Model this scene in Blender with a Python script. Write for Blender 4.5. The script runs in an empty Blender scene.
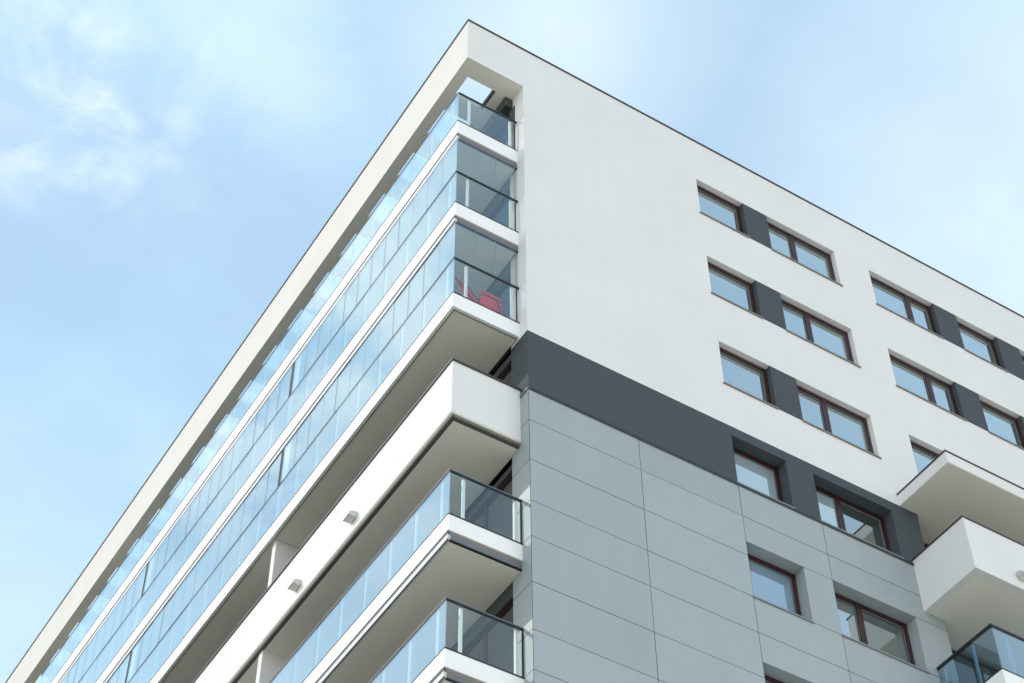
import bpy, math, random
from mathutils import Matrix, Vector
random.seed(4)
S = bpy.context.scene
COL = S.collection
G = 39.66            # height of the parapet top above the ground; all z below are measured from it

# ---------------------------------------------------------------- camera
F_PX = 1840.126
CAM_LOC = (-11.36650, -19.77437, -37.95517)
CAM_ROT = ((0.8482232, -0.3975129, -0.3500013), (-0.5296123, -0.6432279, -0.5529636), (-0.0053205, 0.6544015, -0.7561286))
cam = bpy.data.objects.new('camera', bpy.data.cameras.new('camera'))
COL.objects.link(cam)
m = Matrix(CAM_ROT).to_4x4()
m.translation = Vector((CAM_LOC[0], CAM_LOC[1], CAM_LOC[2] + G))
cam.matrix_world = m
cam.data.sensor_width = 36.0
cam.data.lens = F_PX * 36.0 / 1024.0
cam.data.clip_end = 6000
S.camera = cam

# ---------------------------------------------------------------- light
SUN = Vector((-1.0, 0.70, 0.86)).normalized()
elev = math.asin(SUN.z)
sun = bpy.data.objects.new('sun', bpy.data.lights.new('sun', 'SUN'))
sun.data.energy = 2.0
sun.data.angle = math.radians(0.5)
sun.data.color = (1.0, 0.955, 0.89)
sun.rotation_euler = SUN.to_track_quat('Z', 'Y').to_euler()
sun.location = (-30, 20, 80)
COL.objects.link(sun)

W = bpy.data.worlds.new('World')
S.world = W
W.use_nodes = True
nt = W.node_tree
nt.nodes.clear()
def wn(t, **k):
    n = nt.nodes.new(t)
    for a, v in k.items(): setattr(n, a, v)
    return n
out = wn('ShaderNodeOutputWorld'); bg = wn('ShaderNodeBackground')
sky = wn('ShaderNodeTexSky', sky_type='NISHITA', sun_disc=False)
sky.sun_elevation = elev
sky.sun_rotation = math.atan2(SUN.x, SUN.y)
sky.altitude = 100; sky.air_density = 1.0; sky.dust_density = 0.8; sky.ozone_density = 1.8
bg.inputs[1].default_value = 0.15
tc = wn('ShaderNodeTexCoord')
sep = wn('ShaderNodeSeparateXYZ'); nt.links.new(tc.outputs['Generated'], sep.inputs[0])
zc = wn('ShaderNodeMath', operation='MAXIMUM'); nt.links.new(sep.outputs[2], zc.inputs[0]); zc.inputs[1].default_value = 0.08
px = wn('ShaderNodeMath', operation='DIVIDE'); nt.links.new(sep.outputs[0], px.inputs[0]); nt.links.new(zc.outputs[0], px.inputs[1])
py = wn('ShaderNodeMath', operation='DIVIDE'); nt.links.new(sep.outputs[1], py.inputs[0]); nt.links.new(zc.outputs[0], py.inputs[1])
cmb = wn('ShaderNodeCombineXYZ'); nt.links.new(px.outputs[0], cmb.inputs[0]); nt.links.new(py.outputs[0], cmb.inputs[1])
def noise(scale, detail, rough, off, dist=0.0):
    mp = wn('ShaderNodeMapping'); mp.inputs['Location'].default_value = off
    nt.links.new(cmb.outputs[0], mp.inputs[0])
    n = wn('ShaderNodeTexNoise'); n.inputs['Scale'].default_value = scale
    n.inputs['Detail'].default_value = detail; n.inputs['Roughness'].default_value = rough
    n.inputs['Distortion'].default_value = dist
    nt.links.new(mp.outputs[0], n.inputs['Vector'])
    return n
def ramp(src, a, b, lo=0.0, hi=1.0):
    r = wn('ShaderNodeMapRange', interpolation_type='SMOOTHSTEP')
    r.inputs['From Min'].default_value = a; r.inputs['From Max'].default_value = b
    r.inputs['To Min'].default_value = lo; r.inputs['To Max'].default_value = hi
    nt.links.new(src, r.inputs['Value']); return r.outputs[0]
def wmath(op, a, b):
    n = wn('ShaderNodeMath', operation=op)
    for i, v in enumerate((a, b)):
        if isinstance(v, (int, float)): n.inputs[i].default_value = v
        else: nt.links.new(v, n.inputs[i])
    return n.outputs[0]
def blob(cx, cy, r0, r1):
    dx = wmath('SUBTRACT', px.outputs[0], cx); dy = wmath('SUBTRACT', py.outputs[0], cy)
    d = wmath('SQRT', wmath('ADD', wmath('MULTIPLY', dx, dx), wmath('MULTIPLY', dy, dy)), 0.0)
    return ramp(d, r0, r1, 1.0, 0.0)
big = noise(2.2, 4, 0.55, (3.1, 0.7, 0))
fine = noise(9.0, 9, 0.60, (1.3, 4.2, 0), 0.35)
soft = noise(4.0, 5, 0.55, (7.3, 2.2, 0), 0.2)
veil = ramp(big.outputs['Fac'], 0.30, 0.72, 0.54, 0.80)              # thin high haze over the whole sky
mixv = wn('ShaderNodeMix', data_type='RGBA')
nt.links.new(veil, mixv.inputs['Factor'])
nt.links.new(sky.outputs[0], mixv.inputs['A'])
mixv.inputs['B'].default_value = (4.85, 7.05, 8.9, 1)
bank = wmath('MAXIMUM', blob(0.105, 0.715, 0.03, 0.13), wmath('MULTIPLY', blob(0.18, 0.62, 0.0, 0.15), 0.38))
glow = wmath('MAXIMUM', wmath('MULTIPLY', blob(0.72, 0.42, 0.02, 0.34), 0.55), wmath('MULTIPLY', blob(0.36, 0.50, 0.0, 0.16), 0.5))
wisp = wmath('MULTIPLY', ramp(fine.outputs['Fac'], 0.40, 0.68), bank)
sheet = wmath('MAXIMUM', ramp(soft.outputs['Fac'], 0.50, 0.85, 0.0, 0.45), wmath('MULTIPLY', glow, ramp(soft.outputs['Fac'], 0.2, 0.7, 0.5, 1.0)))
streak = wmath('MULTIPLY', ramp(fine.outputs['Fac'], 0.36, 0.60), blob(-0.30, 0.72, 0.10, 0.48))
cover = wmath('MAXIMUM', sheet, wmath('MAXIMUM', wmath('MULTIPLY', wisp, 0.72), wmath('MULTIPLY', streak, 0.9)))
mixc = wn('ShaderNodeMix', data_type='RGBA')
nt.links.new(cover, mixc.inputs['Factor'])
nt.links.new(mixv.outputs['Result'], mixc.inputs['A'])
mixc.inputs['B'].default_value = (7.3, 8.1, 8.7, 1)
low = ramp(sep.outputs[2], 0.10, 0.74, 0.92, 0.0)                      # the haze whitens towards the horizon
mixh = wn('ShaderNodeMix', data_type='RGBA')
nt.links.new(low, mixh.inputs['Factor']); nt.links.new(mixc.outputs['Result'], mixh.inputs['A'])
mixh.inputs['B'].default_value = (12.6, 12.3, 11.7, 1)
nt.links.new(mixh.outputs['Result'], bg.inputs[0])
nt.links.new(bg.outputs[0], out.inputs[0])

vs = S.view_settings
vs.view_transform = 'Standard'; vs.look = 'None'; vs.exposure = 0.0; vs.gamma = 1.0
vs.use_curve_mapping = False

# ---------------------------------------------------------------- materials
def new_mat(name):
    m = bpy.data.materials.new(name); m.use_nodes = True
    return m, m.node_tree, m.node_tree.nodes['Principled BSDF']
def plain(name, col, rough=0.6, metal=0.0, var=0.0, vscale=1.0, bump=0.0, bscale=60.0, streak=0.0, spec=0.5):
    m, t, b = new_mat(name)
    b.inputs['Roughness'].default_value = rough
    b.inputs['Metallic'].default_value = metal
    b.inputs['Specular IOR Level'].default_value = spec
    b.inputs['Base Color'].default_value = (*col, 1)
    if var or bump or streak:
        c = t.nodes.new('ShaderNodeTexCoord')
        last = None
        def mul(fac_out, amount, lo, hi):
            nonlocal last
            r = t.nodes.new('ShaderNodeMapRange'); t.links.new(fac_out, r.inputs['Value'])
            r.inputs['From Min'].default_value = lo; r.inputs['From Max'].default_value = hi
            r.inputs['To Min'].default_value = 1 - amount; r.inputs['To Max'].default_value = 1 + amount * 0.5
            if last is None: last = r.outputs[0]
            else:
                k = t.nodes.new('ShaderNodeMath'); k.operation = 'MULTIPLY'
                t.links.new(last, k.inputs[0]); t.links.new(r.outputs[0], k.inputs[1]); last = k.outputs[0]
        if var:
            n = t.nodes.new('ShaderNodeTexNoise'); n.inputs['Scale'].default_value = vscale
            n.inputs['Detail'].default_value = 6; t.links.new(c.outputs['Object'], n.inputs['Vector'])
            mul(n.outputs['Fac'], var, 0.3, 0.7)
        if streak:
            mp = t.nodes.new('ShaderNodeMapping'); mp.inputs['Scale'].default_value = (2.2, 2.2, 0.12)
            t.links.new(c.outputs['Object'], mp.inputs[0])
            n = t.nodes.new('ShaderNodeTexNoise'); n.inputs['Scale'].default_value = 1.0
            n.inputs['Detail'].default_value = 5; t.links.new(mp.outputs[0], n.inputs['Vector'])
            mul(n.outputs['Fac'], streak, 0.3, 0.7)
        if last is not None:
            v = t.nodes.new('ShaderNodeVectorMath'); v.operation = 'SCALE'
            v.inputs[0].default_value = col; t.links.new(last, v.inputs['Scale'])
            t.links.new(v.outputs[0], b.inputs['Base Color'])
        if bump:
            n = t.nodes.new('ShaderNodeTexNoise'); n.inputs['Scale'].default_value = bscale
            n.inputs['Detail'].default_value = 4; t.links.new(c.outputs['Object'], n.inputs['Vector'])
            bp = t.nodes.new('ShaderNodeBump'); bp.inputs['Strength'].default_value = bump
            bp.inputs['Distance'].default_value = 0.01
            t.links.new(n.outputs['Fac'], bp.inputs['Height']); t.links.new(bp.outputs[0], b.inputs['Normal'])
    return m
def schlick(t, f0, power):
    lw = t.nodes.new('ShaderNodeLayerWeight'); lw.inputs['Blend'].default_value = 0.5
    p = t.nodes.new('ShaderNodeMath'); p.operation = 'POWER'
    t.links.new(lw.outputs['Facing'], p.inputs[0]); p.inputs[1].default_value = power
    k = t.nodes.new('ShaderNodeMath'); k.operation = 'MULTIPLY_ADD'
    t.links.new(p.outputs[0], k.inputs[0]); k.inputs[1].default_value = 1 - f0; k.inputs[2].default_value = f0
    return k.outputs[0]
def waviness(t, scale, strength):
    c = t.nodes.new('ShaderNodeTexCoord')
    n = t.nodes.new('ShaderNodeTexNoise'); n.inputs['Scale'].default_value = scale
    n.inputs['Detail'].default_value = 1; t.links.new(c.outputs['Object'], n.inputs['Vector'])
    bp = t.nodes.new('ShaderNodeBump'); bp.inputs['Strength'].default_value = strength
    bp.inputs['Distance'].default_value = 0.02
    t.links.new(n.outputs['Fac'], bp.inputs['Height'])
    return bp.outputs[0]
def glass_clear(name, tint, f0, power, gloss=(0.95, 0.98, 1.0)):
    m, t, b = new_mat(name)
    t.nodes.remove(b); o = t.nodes['Material Output']
    tr = t.nodes.new('ShaderNodeBsdfTransparent'); tr.inputs[0].default_value = (*tint, 1)
    gl = t.nodes.new('ShaderNodeBsdfGlossy'); gl.inputs['Roughness'].default_value = 0.0
    gl.inputs['Color'].default_value = (*gloss, 1)
    t.links.new(waviness(t, 0.6, 0.02), gl.inputs['Normal'])
    mx = t.nodes.new('ShaderNodeMixShader')
    t.links.new(schlick(t, f0, power), mx.inputs[0]); t.links.new(tr.outputs[0], mx.inputs[1]); t.links.new(gl.outputs[0], mx.inputs[2])
    t.links.new(mx.outputs[0], o.inputs['Surface'])
    return m
def glass_window(name, base, f0, power, gloss=(0.93, 0.98, 1.0)):
    m, t, b = new_mat(name)
    o = t.nodes['Material Output']
    b.inputs['Base Color'].default_value = (*base, 1); b.inputs['Roughness'].default_value = 0.8
    b.inputs['Specular IOR Level'].default_value = 0
    gl = t.nodes.new('ShaderNodeBsdfGlossy'); gl.inputs['Roughness'].default_value = 0.0
    gl.inputs['Color'].default_value = (*gloss, 1)
    t.links.new(waviness(t, 0.5, 0.012), gl.inputs['Normal'])
    mx = t.nodes.new('ShaderNodeMixShader')
    t.links.new(schlick(t, f0, power), mx.inputs[0]); t.links.new(b.outputs[0], mx.inputs[1]); t.links.new(gl.outputs[0], mx.inputs[2])
    t.links.new(mx.outputs[0], o.inputs['Surface'])
    return m
M = dict(
    white=plain('white_render', (0.755, 0.752, 0.745), 0.9, var=0.03, vscale=0.45, bump=0.25, bscale=90, streak=0.012, spec=0.2),
    toned=plain('toned_render', (0.675, 0.66, 0.63), 0.9, var=0.03, vscale=0.45, bump=0.25, bscale=90, streak=0.012, spec=0.2),
    fascia=plain('white_coated_metal', (0.90, 0.90, 0.90), 0.45, var=0.03, vscale=1.2),
    soffit=plain('white_soffit_render', (0.82, 0.79, 0.71), 0.9, var=0.04, vscale=0.8, bump=0.15, spec=0.2),
    dark=plain('slate_render', (0.076, 0.090, 0.102), 0.9, var=0.26, vscale=28, bump=0.5, bscale=70, spec=0.25),
    clad=plain('grey_fibre_cement', (0.345, 0.390, 0.405), 0.38, var=0.035, vscale=0.6, streak=0.035),
    cladb=plain('grey_fibre_cement_lighter', (0.358, 0.404, 0.419), 0.36, var=0.035, vscale=0.6, streak=0.035),
    cladc=plain('grey_fibre_cement_darker', (0.331, 0.376, 0.392), 0.41, var=0.035, vscale=0.6, streak=0.035),
    joint=plain('dark_joint', (0.06, 0.065, 0.07), 0.9),  # even dark colour of the joint backing and glazing jambs
    char=plain('charcoal_panel', (0.05, 0.06, 0.06), 0.6, var=0.1, vscale=2),
    brown=plain('dark_red_brown_frame', (0.036, 0.007, 0.008), 0.4, var=0.15, vscale=6),
    rail=plain('dark_anodised_metal', (0.035, 0.037, 0.042), 0.35, metal=0.4, var=0.1, vscale=4),
    alu=plain('brushed_aluminium', (0.55, 0.56, 0.57), 0.35, metal=0.8, var=0.06, vscale=5),
    grey=plain('grey_metal_edge', (0.22, 0.24, 0.26), 0.5, var=0.06, vscale=3),
    post=plain('white_post', (0.84, 0.85, 0.85), 0.4, var=0.02, vscale=4),
    coping=plain('brown_coping', (0.045, 0.035, 0.035), 0.5, var=0.15, vscale=3),
    sill=plain('taupe_sill', (0.22, 0.20, 0.18), 0.5, var=0.1, vscale=5),
    floor=plain('balcony_floor', (0.13, 0.13, 0.125), 0.8, var=0.1, vscale=4),
    room=plain('room_wall', (0.12, 0.125, 0.12), 0.9, var=0.05, vscale=1),
    glass=glass_clear('reflective_balustrade_glass', (0.92, 0.97, 0.99), 0.17, 2.5, (0.88, 0.985, 1.0)),
    clear=glass_clear('clear_end_glass', (0.93, 0.965, 0.955), 0.035, 3.4),
    glassblue=glass_clear('bluish_balustrade_glass', (0.62, 0.75, 0.84), 0.10, 2.6),
    pane=glass_window('window_glass', (0.11, 0.135, 0.135), 0.42, 2.2, (0.88, 0.95, 0.98)),
    curtain=glass_window('window_glass_over_pale_blind', (0.36, 0.45, 0.51), 0.22, 2.2),
    bluepane=glass_window('bluish_window_glass', (0.17, 0.27, 0.38), 0.20, 2.4),  # glass with an even blue base colour
    dim=glass_window('dim_window_glass', (0.05, 0.06, 0.055), 0.34, 2.3, (0.86, 0.95, 0.95)),
    door=glass_window('balcony_door_glass', (0.03, 0.035, 0.035), 0.10, 3.0),
    bluedoor=glass_window('door_glass_sky_tint', (0.03, 0.085, 0.17), 0.34, 2.5, (0.55, 0.80, 1.0)),  # blue of the reflected sky is put into this glass colour
    red=plain('red_canvas', (0.62, 0.012, 0.03), 0.8, var=0.1, vscale=8),
    black=plain('black_tube', (0.02, 0.02, 0.02), 0.4, var=0.1, vscale=8),
    seal=plain('green_grey_seal', (0.12, 0.135, 0.125), 0.6, var=0.1, vscale=8),
    tracklit=plain('track_sunlit_side', (0.55, 0.57, 0.58), 0.5, var=0.05, vscale=4),  # track on the sunlit side, its light put into the colour
    alu2=plain('flashing_and_shaded_track', (0.14, 0.155, 0.17), 0.5, var=0.05, vscale=4),  # same track with shade put into the colour; plain grey on the flashing
    gap=plain('shadow_gap_profile', (0.10, 0.10, 0.095), 0.7, var=0.05, vscale=4),
    lens=plain('frosted_lamp_cover', (0.70, 0.68, 0.58), 0.3, var=0.03, vscale=20),
)

# ---------------------------------------------------------------- mesh helpers
class MB:
    def __init__(s): s.v = []; s.f = []; s.mi = []; s.mats = []
    def mat(s, m):
        if m not in s.mats: s.mats.append(m)
        return s.mats.index(m)
    def face(s, pts, m):
        i = len(s.v); s.v += [tuple(p) for p in pts]; s.f.append(tuple(range(i, i + len(pts)))); s.mi.append(s.mat(m)); return s
    def box(s, x0, x1, y0, y1, z0, z1, m):
        a, b = sorted((x0, x1)); c, d = sorted((y0, y1)); e, g = sorted((z0, z1))
        i = len(s.v)
        s.v += [(a, c, e), (b, c, e), (b, d, e), (a, d, e), (a, c, g), (b, c, g), (b, d, g), (a, d, g)]
        for q in ((3, 2, 1, 0), (4, 5, 6, 7), (0, 1, 5, 4), (1, 2, 6, 5), (2, 3, 7, 6), (3, 0, 4, 7)):
            s.f.append(tuple(i + k for k in q)); s.mi.append(s.mat(m))
        return s
    def prism(s, pts, d, m):
        """closed polygon pts extruded by vector d"""
        n = len(pts); i = len(s.v)
        s.v += [tuple(p) for p in pts] + [tuple(p[k] + d[k] for k in range(3)) for p in pts]
        k = s.mat(m)
        s.f.append(tuple(range(i, i + n))); s.mi.append(k)
        s.f.append(tuple(range(i + 2 * n - 1, i + n - 1, -1))); s.mi.append(k)
        for a in range(n):
            b = (a + 1) % n
            s.f.append((i + a, i + n + a, i + n + b, i + b)); s.mi.append(k)
        return s
    def bar(s, p, q, r, m, sides=6):
        p = Vector(p); q = Vector(q); ax = (q - p).normalized()
        u = ax.orthogonal().normalized(); w = ax.cross(u)
        ring = [p + r * (math.cos(2 * math.pi * k / sides) * u + math.sin(2 * math.pi * k / sides) * w) for k in range(sides)]
        return s.prism([tuple(c) for c in ring], tuple(q - p), m)
    def build(s, name, parent=None):
        me = bpy.data.meshes.new(name)
        org = Vector((0, 0, 0))
        if parent is not None: org = parent['_o'] if '_o' in parent else org
        me.from_pydata([(x, y, z + G) for x, y, z in s.v], [], s.f)
        for mm in s.mats: me.materials.append(M[mm])
        me.polygons.foreach_set('material_index', s.mi)
        import bmesh
        bm = bmesh.new(); bm.from_mesh(me); bmesh.ops.recalc_face_normals(bm, faces=bm.faces); bm.to_mesh(me); bm.free()
        me.update()
        o = bpy.data.objects.new(name, me); COL.objects.link(o)
        if parent is not None:
            o.parent = parent
            if parent.type == 'EMPTY' and parent.location.length > 0:
                o.matrix_parent_inverse = Matrix.Translation(-parent.location)
        return o
def thing(name, label, cat, loc=(0, 0, -G), group=None):
    o = bpy.data.objects.new(name, None); COL.objects.link(o)
    o.location = (loc[0], loc[1], loc[2] + G); o.empty_display_size = 0.3
    o['label'] = label; o['category'] = cat
    if group: o['group'] = group
    return o

# ---------------------------------------------------------------- ground
def ground_mat():
    m, t, b = new_mat('paved_ground')
    c = t.nodes.new('ShaderNodeTexCoord')
    br = t.nodes.new('ShaderNodeTexBrick'); br.inputs['Scale'].default_value = 1.6
    br.inputs['Color1'].default_value = (0.68, 0.61, 0.50, 1); br.inputs['Color2'].default_value = (0.62, 0.56, 0.46, 1)
    br.inputs['Mortar'].default_value = (0.25, 0.24, 0.22, 1)
    t.links.new(c.outputs['Object'], br.inputs['Vector'])
    t.links.new(br.outputs['Color'], b.inputs['Base Color']); b.inputs['Roughness'].default_value = 0.9
    return m
M['ground'] = ground_mat()
gme = bpy.data.meshes.new('ground')
gme.from_pydata([(-3000, -3000, 0), (3000, -3000, 0), (3000, 3000, 0), (-3000, 3000, 0)], [], [(0, 1, 2, 3)])
gme.materials.append(M['ground'])
go = bpy.data.objects.new('ground', gme); COL.objects.link(go); go['kind'] = 'structure'

added_street = bpy.data.meshes.new('added_street')
added_street.from_pydata([(-70, 7, .004), (-2.5, 7, .004), (-2.5, 600, .004), (-70, 600, .004)], [], [(0, 1, 2, 3)])  # unseen asphalt strip added to darken the left balcony ceilings
M['asphalt'] = plain('asphalt', (0.055, 0.055, 0.055), 0.9, var=0.2, vscale=0.6, bump=0.3, bscale=20)
added_street.materials.append(M['asphalt'])
so_ = bpy.data.objects.new('added_street', added_street); COL.objects.link(so_); so_['kind'] = 'structure'
# kerb beside the added asphalt strip
kerb = bpy.data.objects.new('kerb', bpy.data.meshes.new('kerb'))
kerb.data.from_pydata([(-2.5, 7, 0), (-2.3, 7, 0), (-2.3, 600, 0), (-2.5, 600, 0), (-2.5, 7, .12), (-2.3, 7, .12), (-2.3, 600, .12), (-2.5, 600, .12)], [],
    [(4, 5, 6, 7), (0, 1, 5, 4), (1, 2, 6, 5), (2, 3, 7, 6), (3, 0, 4, 7)])
kerb.data.materials.append(M['sill']); COL.objects.link(kerb); kerb['kind'] = 'structure'

# ---------------------------------------------------------------- the building
B = thing('apartment_building', 'white and grey apartment block with stacked corner balconies and dark red window frames', 'building')
XR, YL, YB = 30.0, 33.0, 0.28      # length of the right face, of the left face, setback of the balcony ends
XW = 1.51                          # the right face starts here; the balconies fill the corner in front
ZB = -1.593                        # underside of the roof frame
A0, A1, B0, B1, C0, C1, D0, D1, E0, E1 = -1.65, -3.02, -4.65, -6.02, -7.65, -9.03, -10.62, -11.99, -13.59, -15.0
F0, F1 = -16.56, -17.98
a0, a1, b0, b1, c0, c1, d0, d1, e0, e1 = 6.47, 7.87, 8.59, 10.71, 11.83, 13.94, 14.70, 16.09, 16.88, 18.28
ZW, ZD, XD = -10.345, -12.05, 11.48   # bottom of the white render, bottom of the slate band, end of the lower walls
ZLOW = -G

def grid_wall(mb, xs, zs, skip, m, y=0.0):
    xs = sorted(set(xs)); zs = sorted(set(zs))
    for i in range(len(xs) - 1):
        for j in range(len(zs) - 1):
            cx, cz = (xs[i] + xs[i + 1]) / 2, (zs[j] + zs[j + 1]) / 2
            if any(h[0] < cx < h[1] and h[2] < cz < h[3] for h in skip): continue
            mb.face([(xs[i], y, zs[j]), (xs[i + 1], y, zs[j]), (xs[i + 1], y, zs[j + 1]), (xs[i], y, zs[j + 1])], m)
def reveal(mb, h, d, m):
    x0, x1, z0, z1 = h
    mb.face([(x0, 0, z1), (x1, 0, z1), (x1, d, z1), (x0, d, z1)], m)
    mb.face([(x0, 0, z0), (x1, 0, z0), (x1, d, z0), (x0, d, z0)], m)
    mb.face([(x0, 0, z0), (x0, 0, z1), (x0, d, z1), (x0, d, z0)], m)
    mb.face([(x1, 0, z0), (x1, 0, z1), (x1, d, z1), (x1, d, z0)], m)

# white render: the roof frame and the upper right face in one shell
white = MB()
hw = [(a0, b1, A1, A0), (a0, b1, B1, B0), (a0, b1, C1, C0), (c0, e1, A1, A0), (c0, e1, B1, B0), (c0, e1, C1, C0)]
corner = (0, XW, ZW, ZB)
xs = [0, XW, XR] + [h[0] for h in hw] + [h[1] for h in hw]
zs = [0, ZB, ZW] + [h[2] for h in hw] + [h[3] for h in hw]
grid_wall(white, xs, zs, hw + [corner], 'white')
for h in hw: reveal(white, h, 0.24, 'white')
white.face([(0, 0, ZB), (0, 0, 0), (0, YL, 0), (0, YL, ZB)], 'toned')                  # left side of the frame, toned darker and warmer than its front
# top of the parapets and their inner faces
white.face([(0.28, 0.45, ZB + .12), (0.28, 0.45, -.01), (0.28, YL, -.01), (0.28, YL, ZB + .12)], 'white')
white.face([(0.28, 0.45, ZB + .12), (0.28, 0.45, -.01), (XR, 0.45, -.01), (XR, 0.45, ZB + .12)], 'white')
white.face([(0, 0, -.005), (XR, 0, -.005), (XR, .45, -.005), (0, .45, -.005)], 'white')
white.face([(0, .45, -.005), (.28, .45, -.005), (.28, YL, -.005), (0, YL, -.005)], 'white')
white.face([(XW, 0, ZW), (XW, 0, ZB), (XW, 0.60, ZB), (XW, 0.60, ZW)], 'white')        # return beside the balconies
white.face([(XW, 0.60, ZW), (XW, 0.60, ZB), (XW + .14, 0.60, ZB), (XW + .14, 0.60, ZW)], 'white')
white.build('white_wall', B)

# roof slab with a row of openings along the left edge
roof = MB()
XO = 1.04
zr = ZB
ops = []
k = 0
while 0.09 + 1.441 * k < YL - 1.5:
    ops.append((max(0.46, 0.09 + 1.441 * k), 0.09 + 1.441 * k + (0.83 if k else 0.95))); k += 1
def slab(x0, x1, y0, y1):
    roof.box(x0, x1, y0, y1, zr, zr + 0.10, 'soffit')
roof.face([(0, 0, zr), (XW, 0, zr), (XW, .46, zr), (0, .46, zr)], 'soffit')
roof.face([(0, .46, zr), (.28, .46, zr), (.28, YL, zr), (0, YL, zr)], 'soffit')
roof.box(XW, XR, .46, YL, zr, zr + 0.10, 'soffit')
roof.box(XO, XW, .46, YL, zr, zr + 0.10, 'soffit')
prev = .46
for y0, y1 in ops:
    if y0 > prev: roof.box(.28, XO, prev, y0, zr, zr + 0.10, 'soffit')
    prev = y1
roof.box(.28, XO, prev, YL, zr, zr + 0.10, 'soffit')
ro = roof.build('roof', B)
trim = MB()
for y0, y1 in ops:
    trim.box(XO - .045, XO - .002, y0, y1, zr - .012, zr + .13, 'coping')
trim.build('opening_trim', ro)

# dark edge along the top of the parapet
cop = MB()
cop.box(-.025, XR, -.025, .48, 0.0, .045, 'coping')
cop.box(-.025, .31, .48, YL, 0.0, .045, 'coping')
cop.build('coping', B)

# slate band
band = MB()
hd = [(a0, a1, D1, D0), (b0, b1, D1, D0)]
grid_wall(band, [XW, XD] + [v for h in hd for v in h[:2]], [ZD, ZW] + [v for h in hd for v in h[2:]], hd, 'dark')
for h in hd: reveal(band, h, 0.36, 'dark')
band.face([(XW, 0, ZD), (XW, 0, ZW), (XW, .60, ZW), (XW, .60, ZD)], 'dark')
band.face([(XW, .60, ZD), (XW, .60, ZW), (XW + .14, .60, ZW), (XW + .14, .60, ZD)], 'dark')
band.face([(XD, 0, ZD), (XD, 0, ZW), (XD, .62, ZW), (XD, .62, ZD)], 'dark')
band.build('slate_band', B)
fl = MB()
fl.box(XW - .02, XD, -.035, .0, ZD - .020, ZD + .012, 'rail')
fl.box(XW - .02, XD, -.025, .0, ZD - .030, ZD - .021, 'alu2')
fl.box(XW - .03, XW - .001, .001, .60, ZD - .02, ZD + .012, 'grey')
fl.build('flashing', B)

# cladding: separate boards over a dark backing
clad = MB()
JG = 0.007
rows_all = [ZD - .03, -12.91, -13.96, E1, -15.87, -16.93, F1, -18.83]
z = -18.83
for dz in (1.06, 1.06, .87) * 7:
    z -= dz
    if z > ZLOW: rows_all.append(z)
rows_all.append(ZLOW)
def board(x0, x1, z0, z1):
    t = random.uniform(-.0015, .0015)
    clad.box(x0 + JG, x1 - JG, -.002 + t, .02, z0 + JG, z1 - JG, random.choice(('clad', 'clad', 'cladb', 'cladc')))
he = [(a0, a1, E1, E0), (b0, b1, E1, E0), (a0, a1, F1, F0), (b0, b1, F1, F0)]
for k in range(len(rows_all) - 1):
    board(XW + .001, 4.05, rows_all[k + 1], rows_all[k]); board(4.05, a0, rows_all[k + 1], rows_all[k])
rows_win = [ZD - .03, -12.91, E0, E1, -15.87, F0, F1, -18.83] + rows_all[8:]
for k in range(len(rows_win) - 1):
    zt, zb_ = rows_win[k], rows_win[k + 1]
    if (zt, zb_) in ((E0, E1), (F0, F1)):
        clad.box(a1 + .003, b0 - .003, -.002, .02, zb_ + JG, zt - JG, 'clad')
        clad.box(b1 + .003, XD + .07, -.002, .02, zb_ + JG, zt - JG, 'clad')
    else:
        board(a0, b0, zb_, zt); board(b0, XD + .07, zb_, zt)
xs = [XW, XD + .07, a0, a1, b0, b1]; zs = [ZD, ZLOW] + [v for h in he for v in h[2:]]
grid_wall(clad, xs, zs, he, 'joint', 0.012)
for h in he: reveal(clad, (h[0] + .001, h[1] - .001, h[2], h[3] - .001), 0.36, 'clad')
# return side of the cladding, in boards too
for k in range(len(rows_all) - 1):
    clad.face([(XW, .0, rows_all[k + 1] + JG), (XW, .0, rows_all[k] - JG), (XW, .60, rows_all[k] - JG), (XW, .60, rows_all[k + 1] + JG)], 'clad')
clad.face([(XW + .008, .0, ZLOW), (XW + .008, .0, ZD), (XW + .008, .60, ZD), (XW + .008, .60, ZLOW)], 'joint')
clad.face([(XW, .60, ZLOW), (XW, .60, ZD), (XW + .14, .60, ZD), (XW + .14, .60, ZLOW)], 'clad')
clad.face([(XD + .07, -.002, ZLOW), (XD + .07, -.002, ZD), (XD + .07, .62, ZD), (XD + .07, .62, ZLOW)], 'clad')
clad.build('panel_cladding', B)

# slate piers between paired windows
for (zb_, zt) in ((A1, A0), (B1, B0), (C1, C0)):
    for x0, x1 in ((a1, b0), (c1, d0), (d1, e0)):
        MB().box(x0, x1, .001, .24, zb_, zt - .001, 'dark').build('slate_pier', B)

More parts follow.
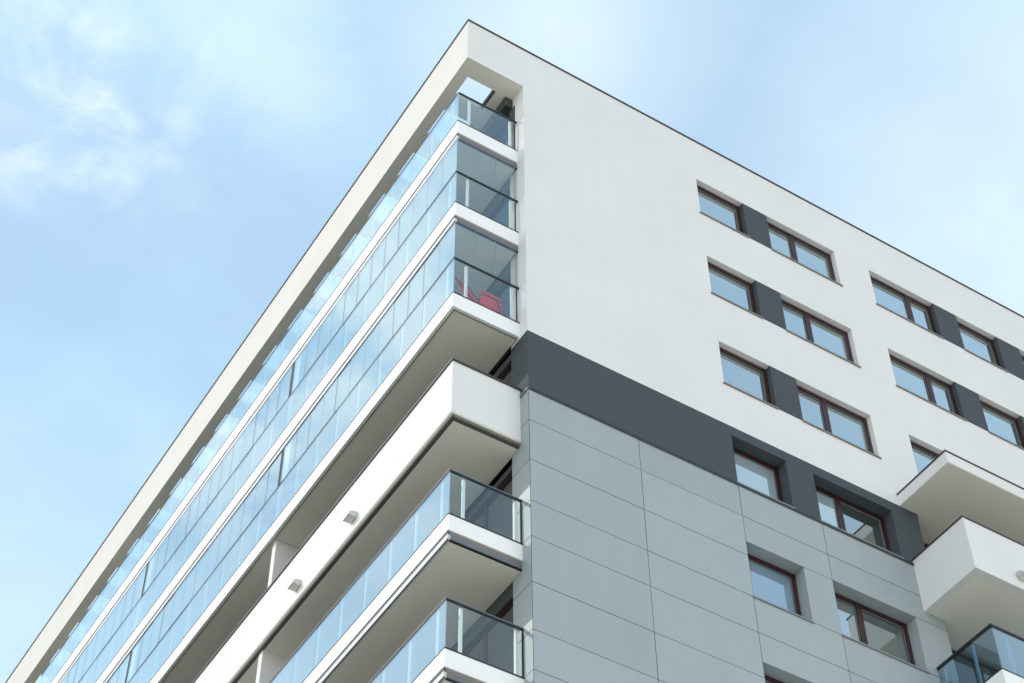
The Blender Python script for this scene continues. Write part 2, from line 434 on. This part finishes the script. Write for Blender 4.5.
# windows
def window(x0, x1, zb_, zt, d, mull=None, sm='sill', proud=0.035, gl=('pane', 'pane')):
    w = 0.088
    f = MB()
    f.box(x0, x1, d, d + .07, zt - .09, zt, 'brown')
    f.box(x0, x1, d, d + .07, zb_, zb_ + .07, 'brown')
    for q in ((x0, x0 + w), (x1 - w, x1)):
        f.box(q[0], q[1], d, d + .07, zb_ + .07, zt - .09, 'brown')
    edges = [x0 + w, x1 - w]
    fo = f.build('window', B)
    if mull:
        mm = MB()
        for s in (-1, 1):
            mm.box(mull + s * .006, mull + s * .07, d + .001, d + .069, zb_ + .07, zt - .09, 'brown')
        mm.box(mull - .006, mull + .006, d + .012, d + .06, zb_ + .07, zt - .09, 'black')
        mm.build('mullion', fo)
        edges = [x0 + w, mull - .07, mull + .07, x1 - w]
    for k in range(0, len(edges), 2):
        p0, p1 = edges[k], edges[k + 1]
        # rubber gasket, then the pane
        g = MB()
        g.box(p0, p1, d + .03, d + .05, zt - .115, zt - .09, 'seal'); g.box(p0, p1, d + .03, d + .05, zb_ + .07, zb_ + .095, 'rail')
        g.box(p0, p0 + .022, d + .03, d + .05, zb_ + .095, zt - .115, 'seal'); g.box(p1 - .022, p1, d + .03, d + .05, zb_ + .095, zt - .115, 'seal')
        g.build('gasket', fo)
        tilt = random.uniform(-.003, .003)
        MB().prism([(p0 + .02, d + .05 + tilt, zb_ + .08), (p1 - .02, d + .05 - tilt, zb_ + .08), (p1 - .02, d + .05 - tilt, zt - .10), (p0 + .02, d + .05 + tilt, zt - .10)],
                   (0, .012, 0), gl[k // 2]).build('pane', fo)
    s = MB()
    s.box(x0 - .03, x1 + .03, -proud, -.003, zb_ - .028, zb_ + .004, sm)
    s.box(x0 + .001, x1 - .001, -.003, d, zb_ + .001, zb_ + .006, sm)
    s.build('sill', fo)
    return fo
for zb_, zt in ((A1, A0), (B1, B0), (C1, C0)):
    window(a0, a1, zb_, zt, .135); window(b0, b1, zb_, zt, .135, 9.47)
    window(c0, c1, zb_, zt, .135, 13.17); window(d0, d1, zb_, zt, .135)
    window(e0, e1, zb_, zt, .135)
window(a0, a1, D1, D0, .265, None, 'grey', .02, ('curtain',)); window(b0, b1, D1, D0, .265, 9.45, 'grey', .02, ('curtain', 'dim'))
for zb_, zt in ((E1, E0), (F1, F0)):
    window(a0, a1, zb_, zt, .265, None, 'grey', .03, ('bluepane',)); window(b0, b1, zb_, zt, .265, 9.45, 'grey', .03, ('pane', 'dim'))

# ---------------------------------------------------------------- left face behind the balconies
XG = XW + .02                        # plane of the set-back wall
floors = [-3.82, -6.84, -9.82, -12.95, -15.82, -18.79, -21.8]       # balcony floor levels
ceils = [ZB, -4.56, -7.56, -10.30, -13.38, -16.46, -19.43]
back = MB()
for fz, cz in zip(floors, ceils):
    back.box(XG, XG + .10, .605, YL, cz - .32, cz - .001, 'char')                 # lintel
    back.box(XG, XG + .10, .605, YL, fz - .6, fz + .10, 'char')
    y = 3.6
    while y < YL:                                                             # wall panels between the doors
        back.box(XG + .002, XG + .10, y, y + 1.5, fz + .10, cz - .32, 'room'); y += 4.3
back.box(1.31, XG - .001, .46, YL, -1.93, ZB - .002, 'char')
back.box(XW - .012, XW - .002, .36, .60, -3.8, -1.94, 'dark')
back.build('set_back_wall', B)
for fz, cz in zip(floors, ceils):
    y = 0.60; n = 0
    while y < 18 and not (fz < -15 and y > 8):
        y1 = 3.6 if n == 0 else y + 2.8
        d = MB()
        zt = cz - .32; zb_ = fz + .10
        d.box(XG + .05, XG + .11, y, y1, zt - .07, zt, 'brown'); d.box(XG + .05, XG + .11, y, y1, zb_, zb_ + .07, 'brown')
        cuts = [y, y + (y1 - y) * .36, y + (y1 - y) * .68, y1]
        for c in cuts:
            d.box(XG + .05, XG + .11, max(y, c - .05), min(y1, c + .05), zb_ + .07, zt - .07, 'brown')
        do = d.build('balcony_door', B)
        for i in range(3):
            MB().box(XG + .075, XG + .09, cuts[i] + .05, cuts[i + 1] - .05, zb_ + .07, zt - .07, 'bluedoor' if fz > -10 else 'door').build('pane', do)
        y = y1 + 1.5; n += 1

# ---------------------------------------------------------------- corner balconies
PART = [(8.05, 8.23), (16.45, 16.9), (25.1, 25.3)]
BAL_Y = [YB, .61, 1.52, 2.44, 3.38, 4.31, 5.24, 6.18, 7.11]
XF = XW + .055                       # the end pieces run just into the side wall
def joints(start, pitch, ymax):
    ys = list(start)
    while ys[-1] + pitch < ymax: ys.append(ys[-1] + pitch)
    return ys

def profile_slab(balc, ztop, zfb, strip, zsoff):
    """white edge of the floor slab, the recessed track under it, the floor and the ceiling below"""
    s = MB()
    zl = zfb + .035 if strip else zfb
    s.box(0, .06, YB, YL, zl, ztop, 'fascia'); s.box(.06, XF, YB, YB + .06, zl, ztop, 'fascia')
    s.build('slab_edge', balc)
    if strip:
        g = MB()
        g.box(.012, .06, YB + .035, YL, zfb - .055, zl - .001, 'gap'); g.box(.06, XF, YB + .035, YB + .06, zfb - .04, zl - .001, 'sill')
        g.box(.004, .06, YB + .02, YL, zsoff + .022, zfb - .055, 'tracklit')
        g.box(.06, XF, YB + .02, YB + .06, zsoff + .022, zfb - .04, 'alu2')
        g.box(.004, .02, YB + .012, YL, zsoff, zsoff + .022, 'rail'); g.box(.06, XF, YB + .012, YB + .06, zsoff, zsoff + .022, 'rail')
        g.build('track', balc)
    c = MB()
    c.box(.06, XG, YB + .06, YL, zsoff + .01, ztop - .06, 'soffit')
    c.build('ceiling', balc)
def balustrade(balc, ztop, zrail, ymax, gm, slim=True, front='clear'):
    ys = joints(BAL_Y, .925, ymax)
    r = MB()
    th = .018 if slim else .03
    r.box(0, .03, YB, ys[-1], zrail - th, zrail, 'rail')
    r.box(.03, XF, YB - .006, YB + .035, zrail - .036, zrail, 'rail')
    if not slim:
        r.box(-.004, .03, YB - .004, ys[-1], zrail + .001, zrail + .014, 'grey')
        r.box(.03, XF, YB - .004, YB + .03, zrail + .001, zrail + .014, 'grey')
    r.build('handrail', balc)
    b = MB()
    b.box(-.008, .03, YB - .008, ys[-1], ztop, ztop + .02, 'rail'); b.box(.03, XF, YB - .008, YB + .03, ztop, ztop + .03, 'rail')
    b.build('base_rail', balc)
    for y0, y1 in zip(ys, ys[1:]):
        off = random.uniform(-.002, .002)
        MB().box(.006 + off, .018 + off, y0 + .004, y1 - .004, ztop + .02, zrail - th, gm).build('balustrade_panel', balc)
        MB().box(.03, .06, y1 - .022, y1 + .022, ztop + .02, zrail - th, 'post').build('post', balc)
    MB().box(.022, XW - .03, YB + .006, YB + .018, ztop + .03, zrail - .05, front).build('balustrade_panel', balc)
    for x in (.30, XW - .13):
        MB().box(x, x + .055, YB + .05, YB + .09, ztop, zrail - .05, 'post').build('post', balc)
    MB().box(XW - .03, XW - .005, YB + .002, YB + .022, ztop + .03, zrail - .05, 'rail').build('end_profile', balc)
def glazing(balc, ztop, zrail, ymax, gm):
    spans = [(YB, PART[0][0] - .12), (PART[0][0] + .02, PART[1][0] - .12), (PART[1][0] + .02, PART[2][0] - .12)]
    for s0, s1 in spans:
        if s0 > ymax: continue
        n = round((s1 - s0) / .65)
        ys = [s0 + (s1 - s0) * k / n for k in range(n + 1)]
        for y0, y1 in zip(ys, ys[1:]):
            if y0 > ymax: break
            off = random.uniform(-.003, .003)
            if y1 < s1 - .1:
                MB().box(.004, .016, y1 - .003, y1 + .003, zrail + .016, ztop - .002, 'grey').build('glazing_profile', balc)
            MB().box(.005 + off, .015 + off, y0 + .0035, y1 - .0035, zrail + .015, ztop, gm).build('glazing_panel', balc)
        if s1 < ymax:                                                    # end jamb and the folded screen beside it
            MB().box(.002, .05, s1 + .006, s1 + .125, zrail + .015, ztop, 'joint').build('glazing_jamb', balc)
            MB().box(.022, .04, s1 - .30, s1 - .03, zrail + .05, ztop - .06, 'post').build('screen', balc)
    xs = [.024, .5, .99, XW - .02]
    for x0, x1 in zip(xs, xs[1:]):
        MB().box(x0 + .004, x1 - .004, YB + .012, YB + .022, zrail + .015, ztop, 'clear').build('glazing_panel', balc)
        MB().box(x1 - .006, x1 + .006, YB + .0125, YB + .0215, zrail + .02, ztop - .002, 'grey').build('glazing_profile', balc)
    for x in xs[1:3]:
        MB().box(x - .032, x - .012, YB - .006, YB + .01, zrail + .10, zrail + .14, 'alu').build('catch', balc)
def partitions(balc, ztop, zc, ymax):
    for a, b in PART:
        if a < ymax:
            MB().box(.10, XG - .003, a, b, ztop, zc, 'white').build('partition', balc)

def make_balcony(ztop, label=None):
    o = MB().box(.065, XG - .002, YB + .065, YL - .01, ztop - .055, ztop - .045, 'floor').build('balcony', B)
    if label: o['label'] = label
    return o
# top terrace
bt = make_balcony(-3.88, 'open top balcony with glass balustrade under the roof frame')
profile_slab(bt, -3.88, -4.36, True, -4.55); balustrade(bt, -3.88, -2.725, 25, 'glass')
# two glazed floors
bg2 = make_balcony(-6.90, 'upper glazed balcony closed by frameless glass above its balustrade')
profile_slab(bg2, -6.90, -7.36, True, -7.55); balustrade(bg2, -6.90, -5.765, 22, 'glass'); glazing(bg2, -4.552, -5.765, 22, 'glass'); partitions(bg2, -6.9, -4.55, 18)
bg3 = make_balcony(-9.88, 'lower glazed balcony holding a red folding chair')
profile_slab(bg3, -9.88, -10.29, False, -10.285); balustrade(bg3, -9.88, -8.74, 20, 'glass'); glazing(bg3, -7.552, -8.74, 20, 'glass'); partitions(bg3, -9.88, -7.55, 18)
lip = MB()
lip.box(.075, .085, YB + .075, YL, -10.297, -10.286, 'gap'); lip.box(.085, XG - .01, YB + .075, YB + .085, -10.297, -10.286, 'gap')
lip.build('drip_groove', bg3)
bt.location.x = -.05; bg2.location.x = -.05; bg3.location.x = -.04
# solid parapet
bs = make_balcony(-12.9, 'balcony with solid white parapet')
p = MB()
p.box(0, .16, YB, YL, -13.27, -11.885, 'white'); p.box(.16, XW - .004, YB, YB + .16, -13.27, -11.885, 'white')
p.build('parapet', bs)
cp = MB()
cp.box(-.03, .19, YB - .03, YL, -11.885, -11.845, 'coping'); cp.box(.19, XW + .02, YB - .03, YB + .19, -11.885, -11.845, 'coping')
cp.build('parapet_coping', bs)
gr = MB()
for a, zt_, zz, mm_ in ((.012, -13.27, -13.295, 'soffit'), (.04, -13.295, -13.325, 'gap'), (.025, -13.325, -13.35, 'sill'), (.04, -13.35, -13.372, 'gap')):
    gr.box(a, .12, YB + a, YL, zz, zt_, mm_); gr.box(.12, XW - .004, YB + a, YB + .12, zz, zt_, mm_)
gr.build('drip_profile', bs)
MB().box(.12, XG, YB + .12, YL, -13.375, -12.96, 'soffit').build('ceiling', bs)
partitions(bs, -12.9, -10.285, 18)
# glass balconies below
b5 = make_balcony(-15.88, 'upper glass balcony under the solid white parapet')
profile_slab(b5, -15.88, -16.28, True, -16.46); balustrade(b5, -15.88, -14.79, 10, 'glass', False); partitions(b5, -15.88, -13.37, 18)
b6 = make_balcony(-18.85, 'lower glass balcony at the bottom edge')
profile_slab(b6, -18.85, -19.25, True, -19.43); balustrade(b6, -18.85, -17.78, 7, 'glass', False); partitions(b6, -18.85, -16.45, 18)

# ---------------------------------------------------------------- balconies on the right face
XQ, YP = 11.0, -1.57                 # left end and front of the right hand stack
XE = 19.0
nb = MB()
nb.box(XD + .005, XE, .63, .7, -30, ZW - .001, 'char')
nb.build('recess_wall', B)
for zf, zc in ((-12.9, -10.35), (-15.9, -13.33), (-18.9, -16.3)):
    d = MB()
    d.box(12.22, XE, 0.57, 0.628, zc - .12, zc - .05, 'brown'); d.box(12.22, XE, 0.57, 0.628, zf, zf + .07, 'brown')
    xs = [12.22, 13.3, 14.4, 15.5, 16.6]
    for x in xs: d.box(x, x + .08, 0.57, 0.628, zf + .07, zc - .12, 'brown')
    do = d.build('balcony_door', B)
    for x0, x1 in zip(xs, xs[1:]):
        MB().box(x0 + .08, x1, 0.59, 0.605, zf + .07, zc - .12, 'door').build('pane', do)
can = MB()
can.box(XQ, XE, YP, -.004, -10.34, -10.03, 'white')
can.box(XQ + .012, XE, YP + .012, 0.625, -10.352, -10.341, 'soffit')
co = can.build('canopy', B)
MB().box(XQ - .02, XE, YP - .02, YP + .16, -10.03, -9.995, 'coping').box(XQ - .02, XQ + .16, YP + .16, -.004, -10.03, -9.995, 'coping').build('canopy_coping', co)
sb = MB()
sb.box(XQ, XE, YP, YP + .16, -13.32, -11.95, 'white'); sb.box(XQ, XQ + .16, YP + .16, -.004, -13.32, -11.95, 'white')
so = sb.build('balcony', B); so['label'] = 'right hand balcony with solid white parapet under the canopy'
MB().box(XQ - .02, XE, YP - .02, YP + .18, -11.95, -11.915, 'coping').box(XQ - .02, XQ + .18, YP + .18, -.004, -11.95, -11.915, 'coping').build('parapet_coping', so)
MB().box(XQ + .16, XE, YP + .16, -.004, -13.31, -12.95, 'soffit').box(XD + .08, XE, -.003, 0.625, -13.31, -12.95, 'soffit').build('ceiling', so)
sg = MB()
sg.box(XQ, XE, YP, YP + .06, -16.28, -15.88, 'fascia'); sg.box(XQ, XQ + .06, YP + .06, -.004, -16.28, -15.88, 'fascia')
sgo = sg.build('balcony', B); sgo['label'] = 'right hand balcony with blue tinted glass balustrade'
MB().box(XQ + .06, XE, YP + .06, -.004, -16.27, -15.93, 'soffit').box(XD + .08, XE, -.003, 0.625, -16.27, -15.93, 'soffit').build('ceiling', sgo)
r = MB()
zr_ = -14.77
r.box(XQ - .012, XE, YP - .012, YP + .05, zr_ - .05, zr_, 'rail'); r.box(XQ - .012, XQ + .05, YP + .05, -.004, zr_ - .05, zr_, 'rail')
r.build('handrail', sgo)
r = MB()
r.box(XQ - .006, XE, YP - .006, YP + .03, -15.88, -15.85, 'rail'); r.box(XQ - .006, XQ + .03, YP + .03, -.004, -15.88, -15.85, 'rail')
r.build('base_rail', sgo)
MB().box(XQ + .006, XQ + .018, YP + .02, -.006, -15.85, zr_ - .05, 'glassblue').build('balustrade_panel', sgo)
x = XQ + .02
while x < 16:
    MB().box(x + .004, x + 1.196, YP + .006, YP + .018, -15.85, zr_ - .05, 'glassblue').build('balustrade_panel', sgo); x += 1.2
for x, y in ((XQ + .07, YP + .62), (XQ + .07, -.12), (XQ + .42, YP + .07), (XQ + 1.6, YP + .07), (XQ + 2.8, YP + .07)):
    MB().box(x, x + .05, y, y + .05, -15.88, zr_ - .05, 'post').build('post', sgo)

# ---------------------------------------------------------------- wall lamps
def wall_lamp(loc, rot, label):
    o = thing('wall_lamp', label, 'wall lamp', loc, 'wall lamps on the white parapets')
    W_ = .23; D_ = .19; H_ = .15
    prof = [(0, 0, 0), (-D_, 0, 0), (-D_, 0, .03), (-D_ * .86, 0, H_ * .62), (-D_ * .55, 0, H_ * .9), (-D_ * .2, 0, H_), (0, 0, H_)]
    h = MB(); h.prism([(x, -W_ / 2, z_) for x, _, z_ in prof], (0, W_, 0), 'alu')
    l = MB(); l.box(-D_ + .02, -.02, -W_ / 2 + .02, W_ / 2 - .02, -.012, -.001, 'lens')
    for mb, n in ((h, 'housing'), (l, 'lens')):
        mb.v = [(x, y, z_ - G) for x, y, z_ in mb.v]
        c = mb.build(n); c.parent = o
    o.rotation_euler = (0, 0, rot)
    return o
wall_lamp((0, 4.02, -13.02), 0, 'small grey wall lamp on the white parapet, nearer the building corner')
wall_lamp((0, 6.36, -13.02), 0, 'small grey wall lamp on the white parapet, farther from the building corner')
wall_lamp((12.29, YP, -13.06), math.pi / 2, 'small grey wall lamp on the right hand balcony parapet at the picture edge')

# ---------------------------------------------------------------- red chair on the glazed balcony
ch = thing('folding_chair', 'red canvas folding chair behind the corner glass of the lower glazed balcony', 'chair', (.75, .8, -9.925))
def cp_(pts, d, mat, name):
    return MB().prism(pts, d, mat).build(name, ch)
cp_([(.66, .44, -9.66), (1.20, .44, -9.66), (1.17, .40, -9.345), (.69, .40, -9.345)], (0, .012, 0), 'red', 'backrest')
cp_([(.71, .398, -9.30), (1.17, .398, -9.30), (1.16, .392, -9.215), (.72, .392, -9.215)], (0, .03, 0), 'red', 'head_band')
cp_([(.74, .50, -9.56), (1.18, .50, -9.56), (1.18, 1.0, -9.50), (.74, 1.0, -9.50)], (0, 0, .012), 'red', 'seat')
cp_([(.09, .44, -9.17), (.34, .44, -9.24), (.68, .46, -9.58), (.46, .46, -9.70)], (0, .012, 0), 'red', 'leg_rest')
MB().bar((.69, .385, -9.325), (1.19, .385, -9.325), .014, 'black').build('cross_bar', ch)
MB().bar((1.05, .385, -9.33), (1.13, .385, -9.68), .013, 'black').build('cross_bar', ch)
MB().bar((.09, .43, -9.16), (.66, .45, -9.72), .012, 'black').build('leg_rest_frame', ch)
MB().bar((.35, .43, -9.235), (.70, .45, -9.60), .012, 'black').build('leg_rest_frame', ch)
for a, b in (((.71, .43, -9.18), (.60, .95, -9.92)), ((1.19, .43, -9.18), (1.27, .95, -9.92)), ((.70, 1.0, -9.5), (.74, .46, -9.92)), ((1.22, 1.0, -9.5), (1.18, .46, -9.92))):
    MB().bar(a, b, .013, 'red').build('leg', ch)

S.render.engine = 'CYCLES'
S.cycles.max_bounces = 12
S.cycles.transparent_max_bounces = 24
S.cycles.glossy_bounces = 6
S.cycles.transmission_bounces = 6
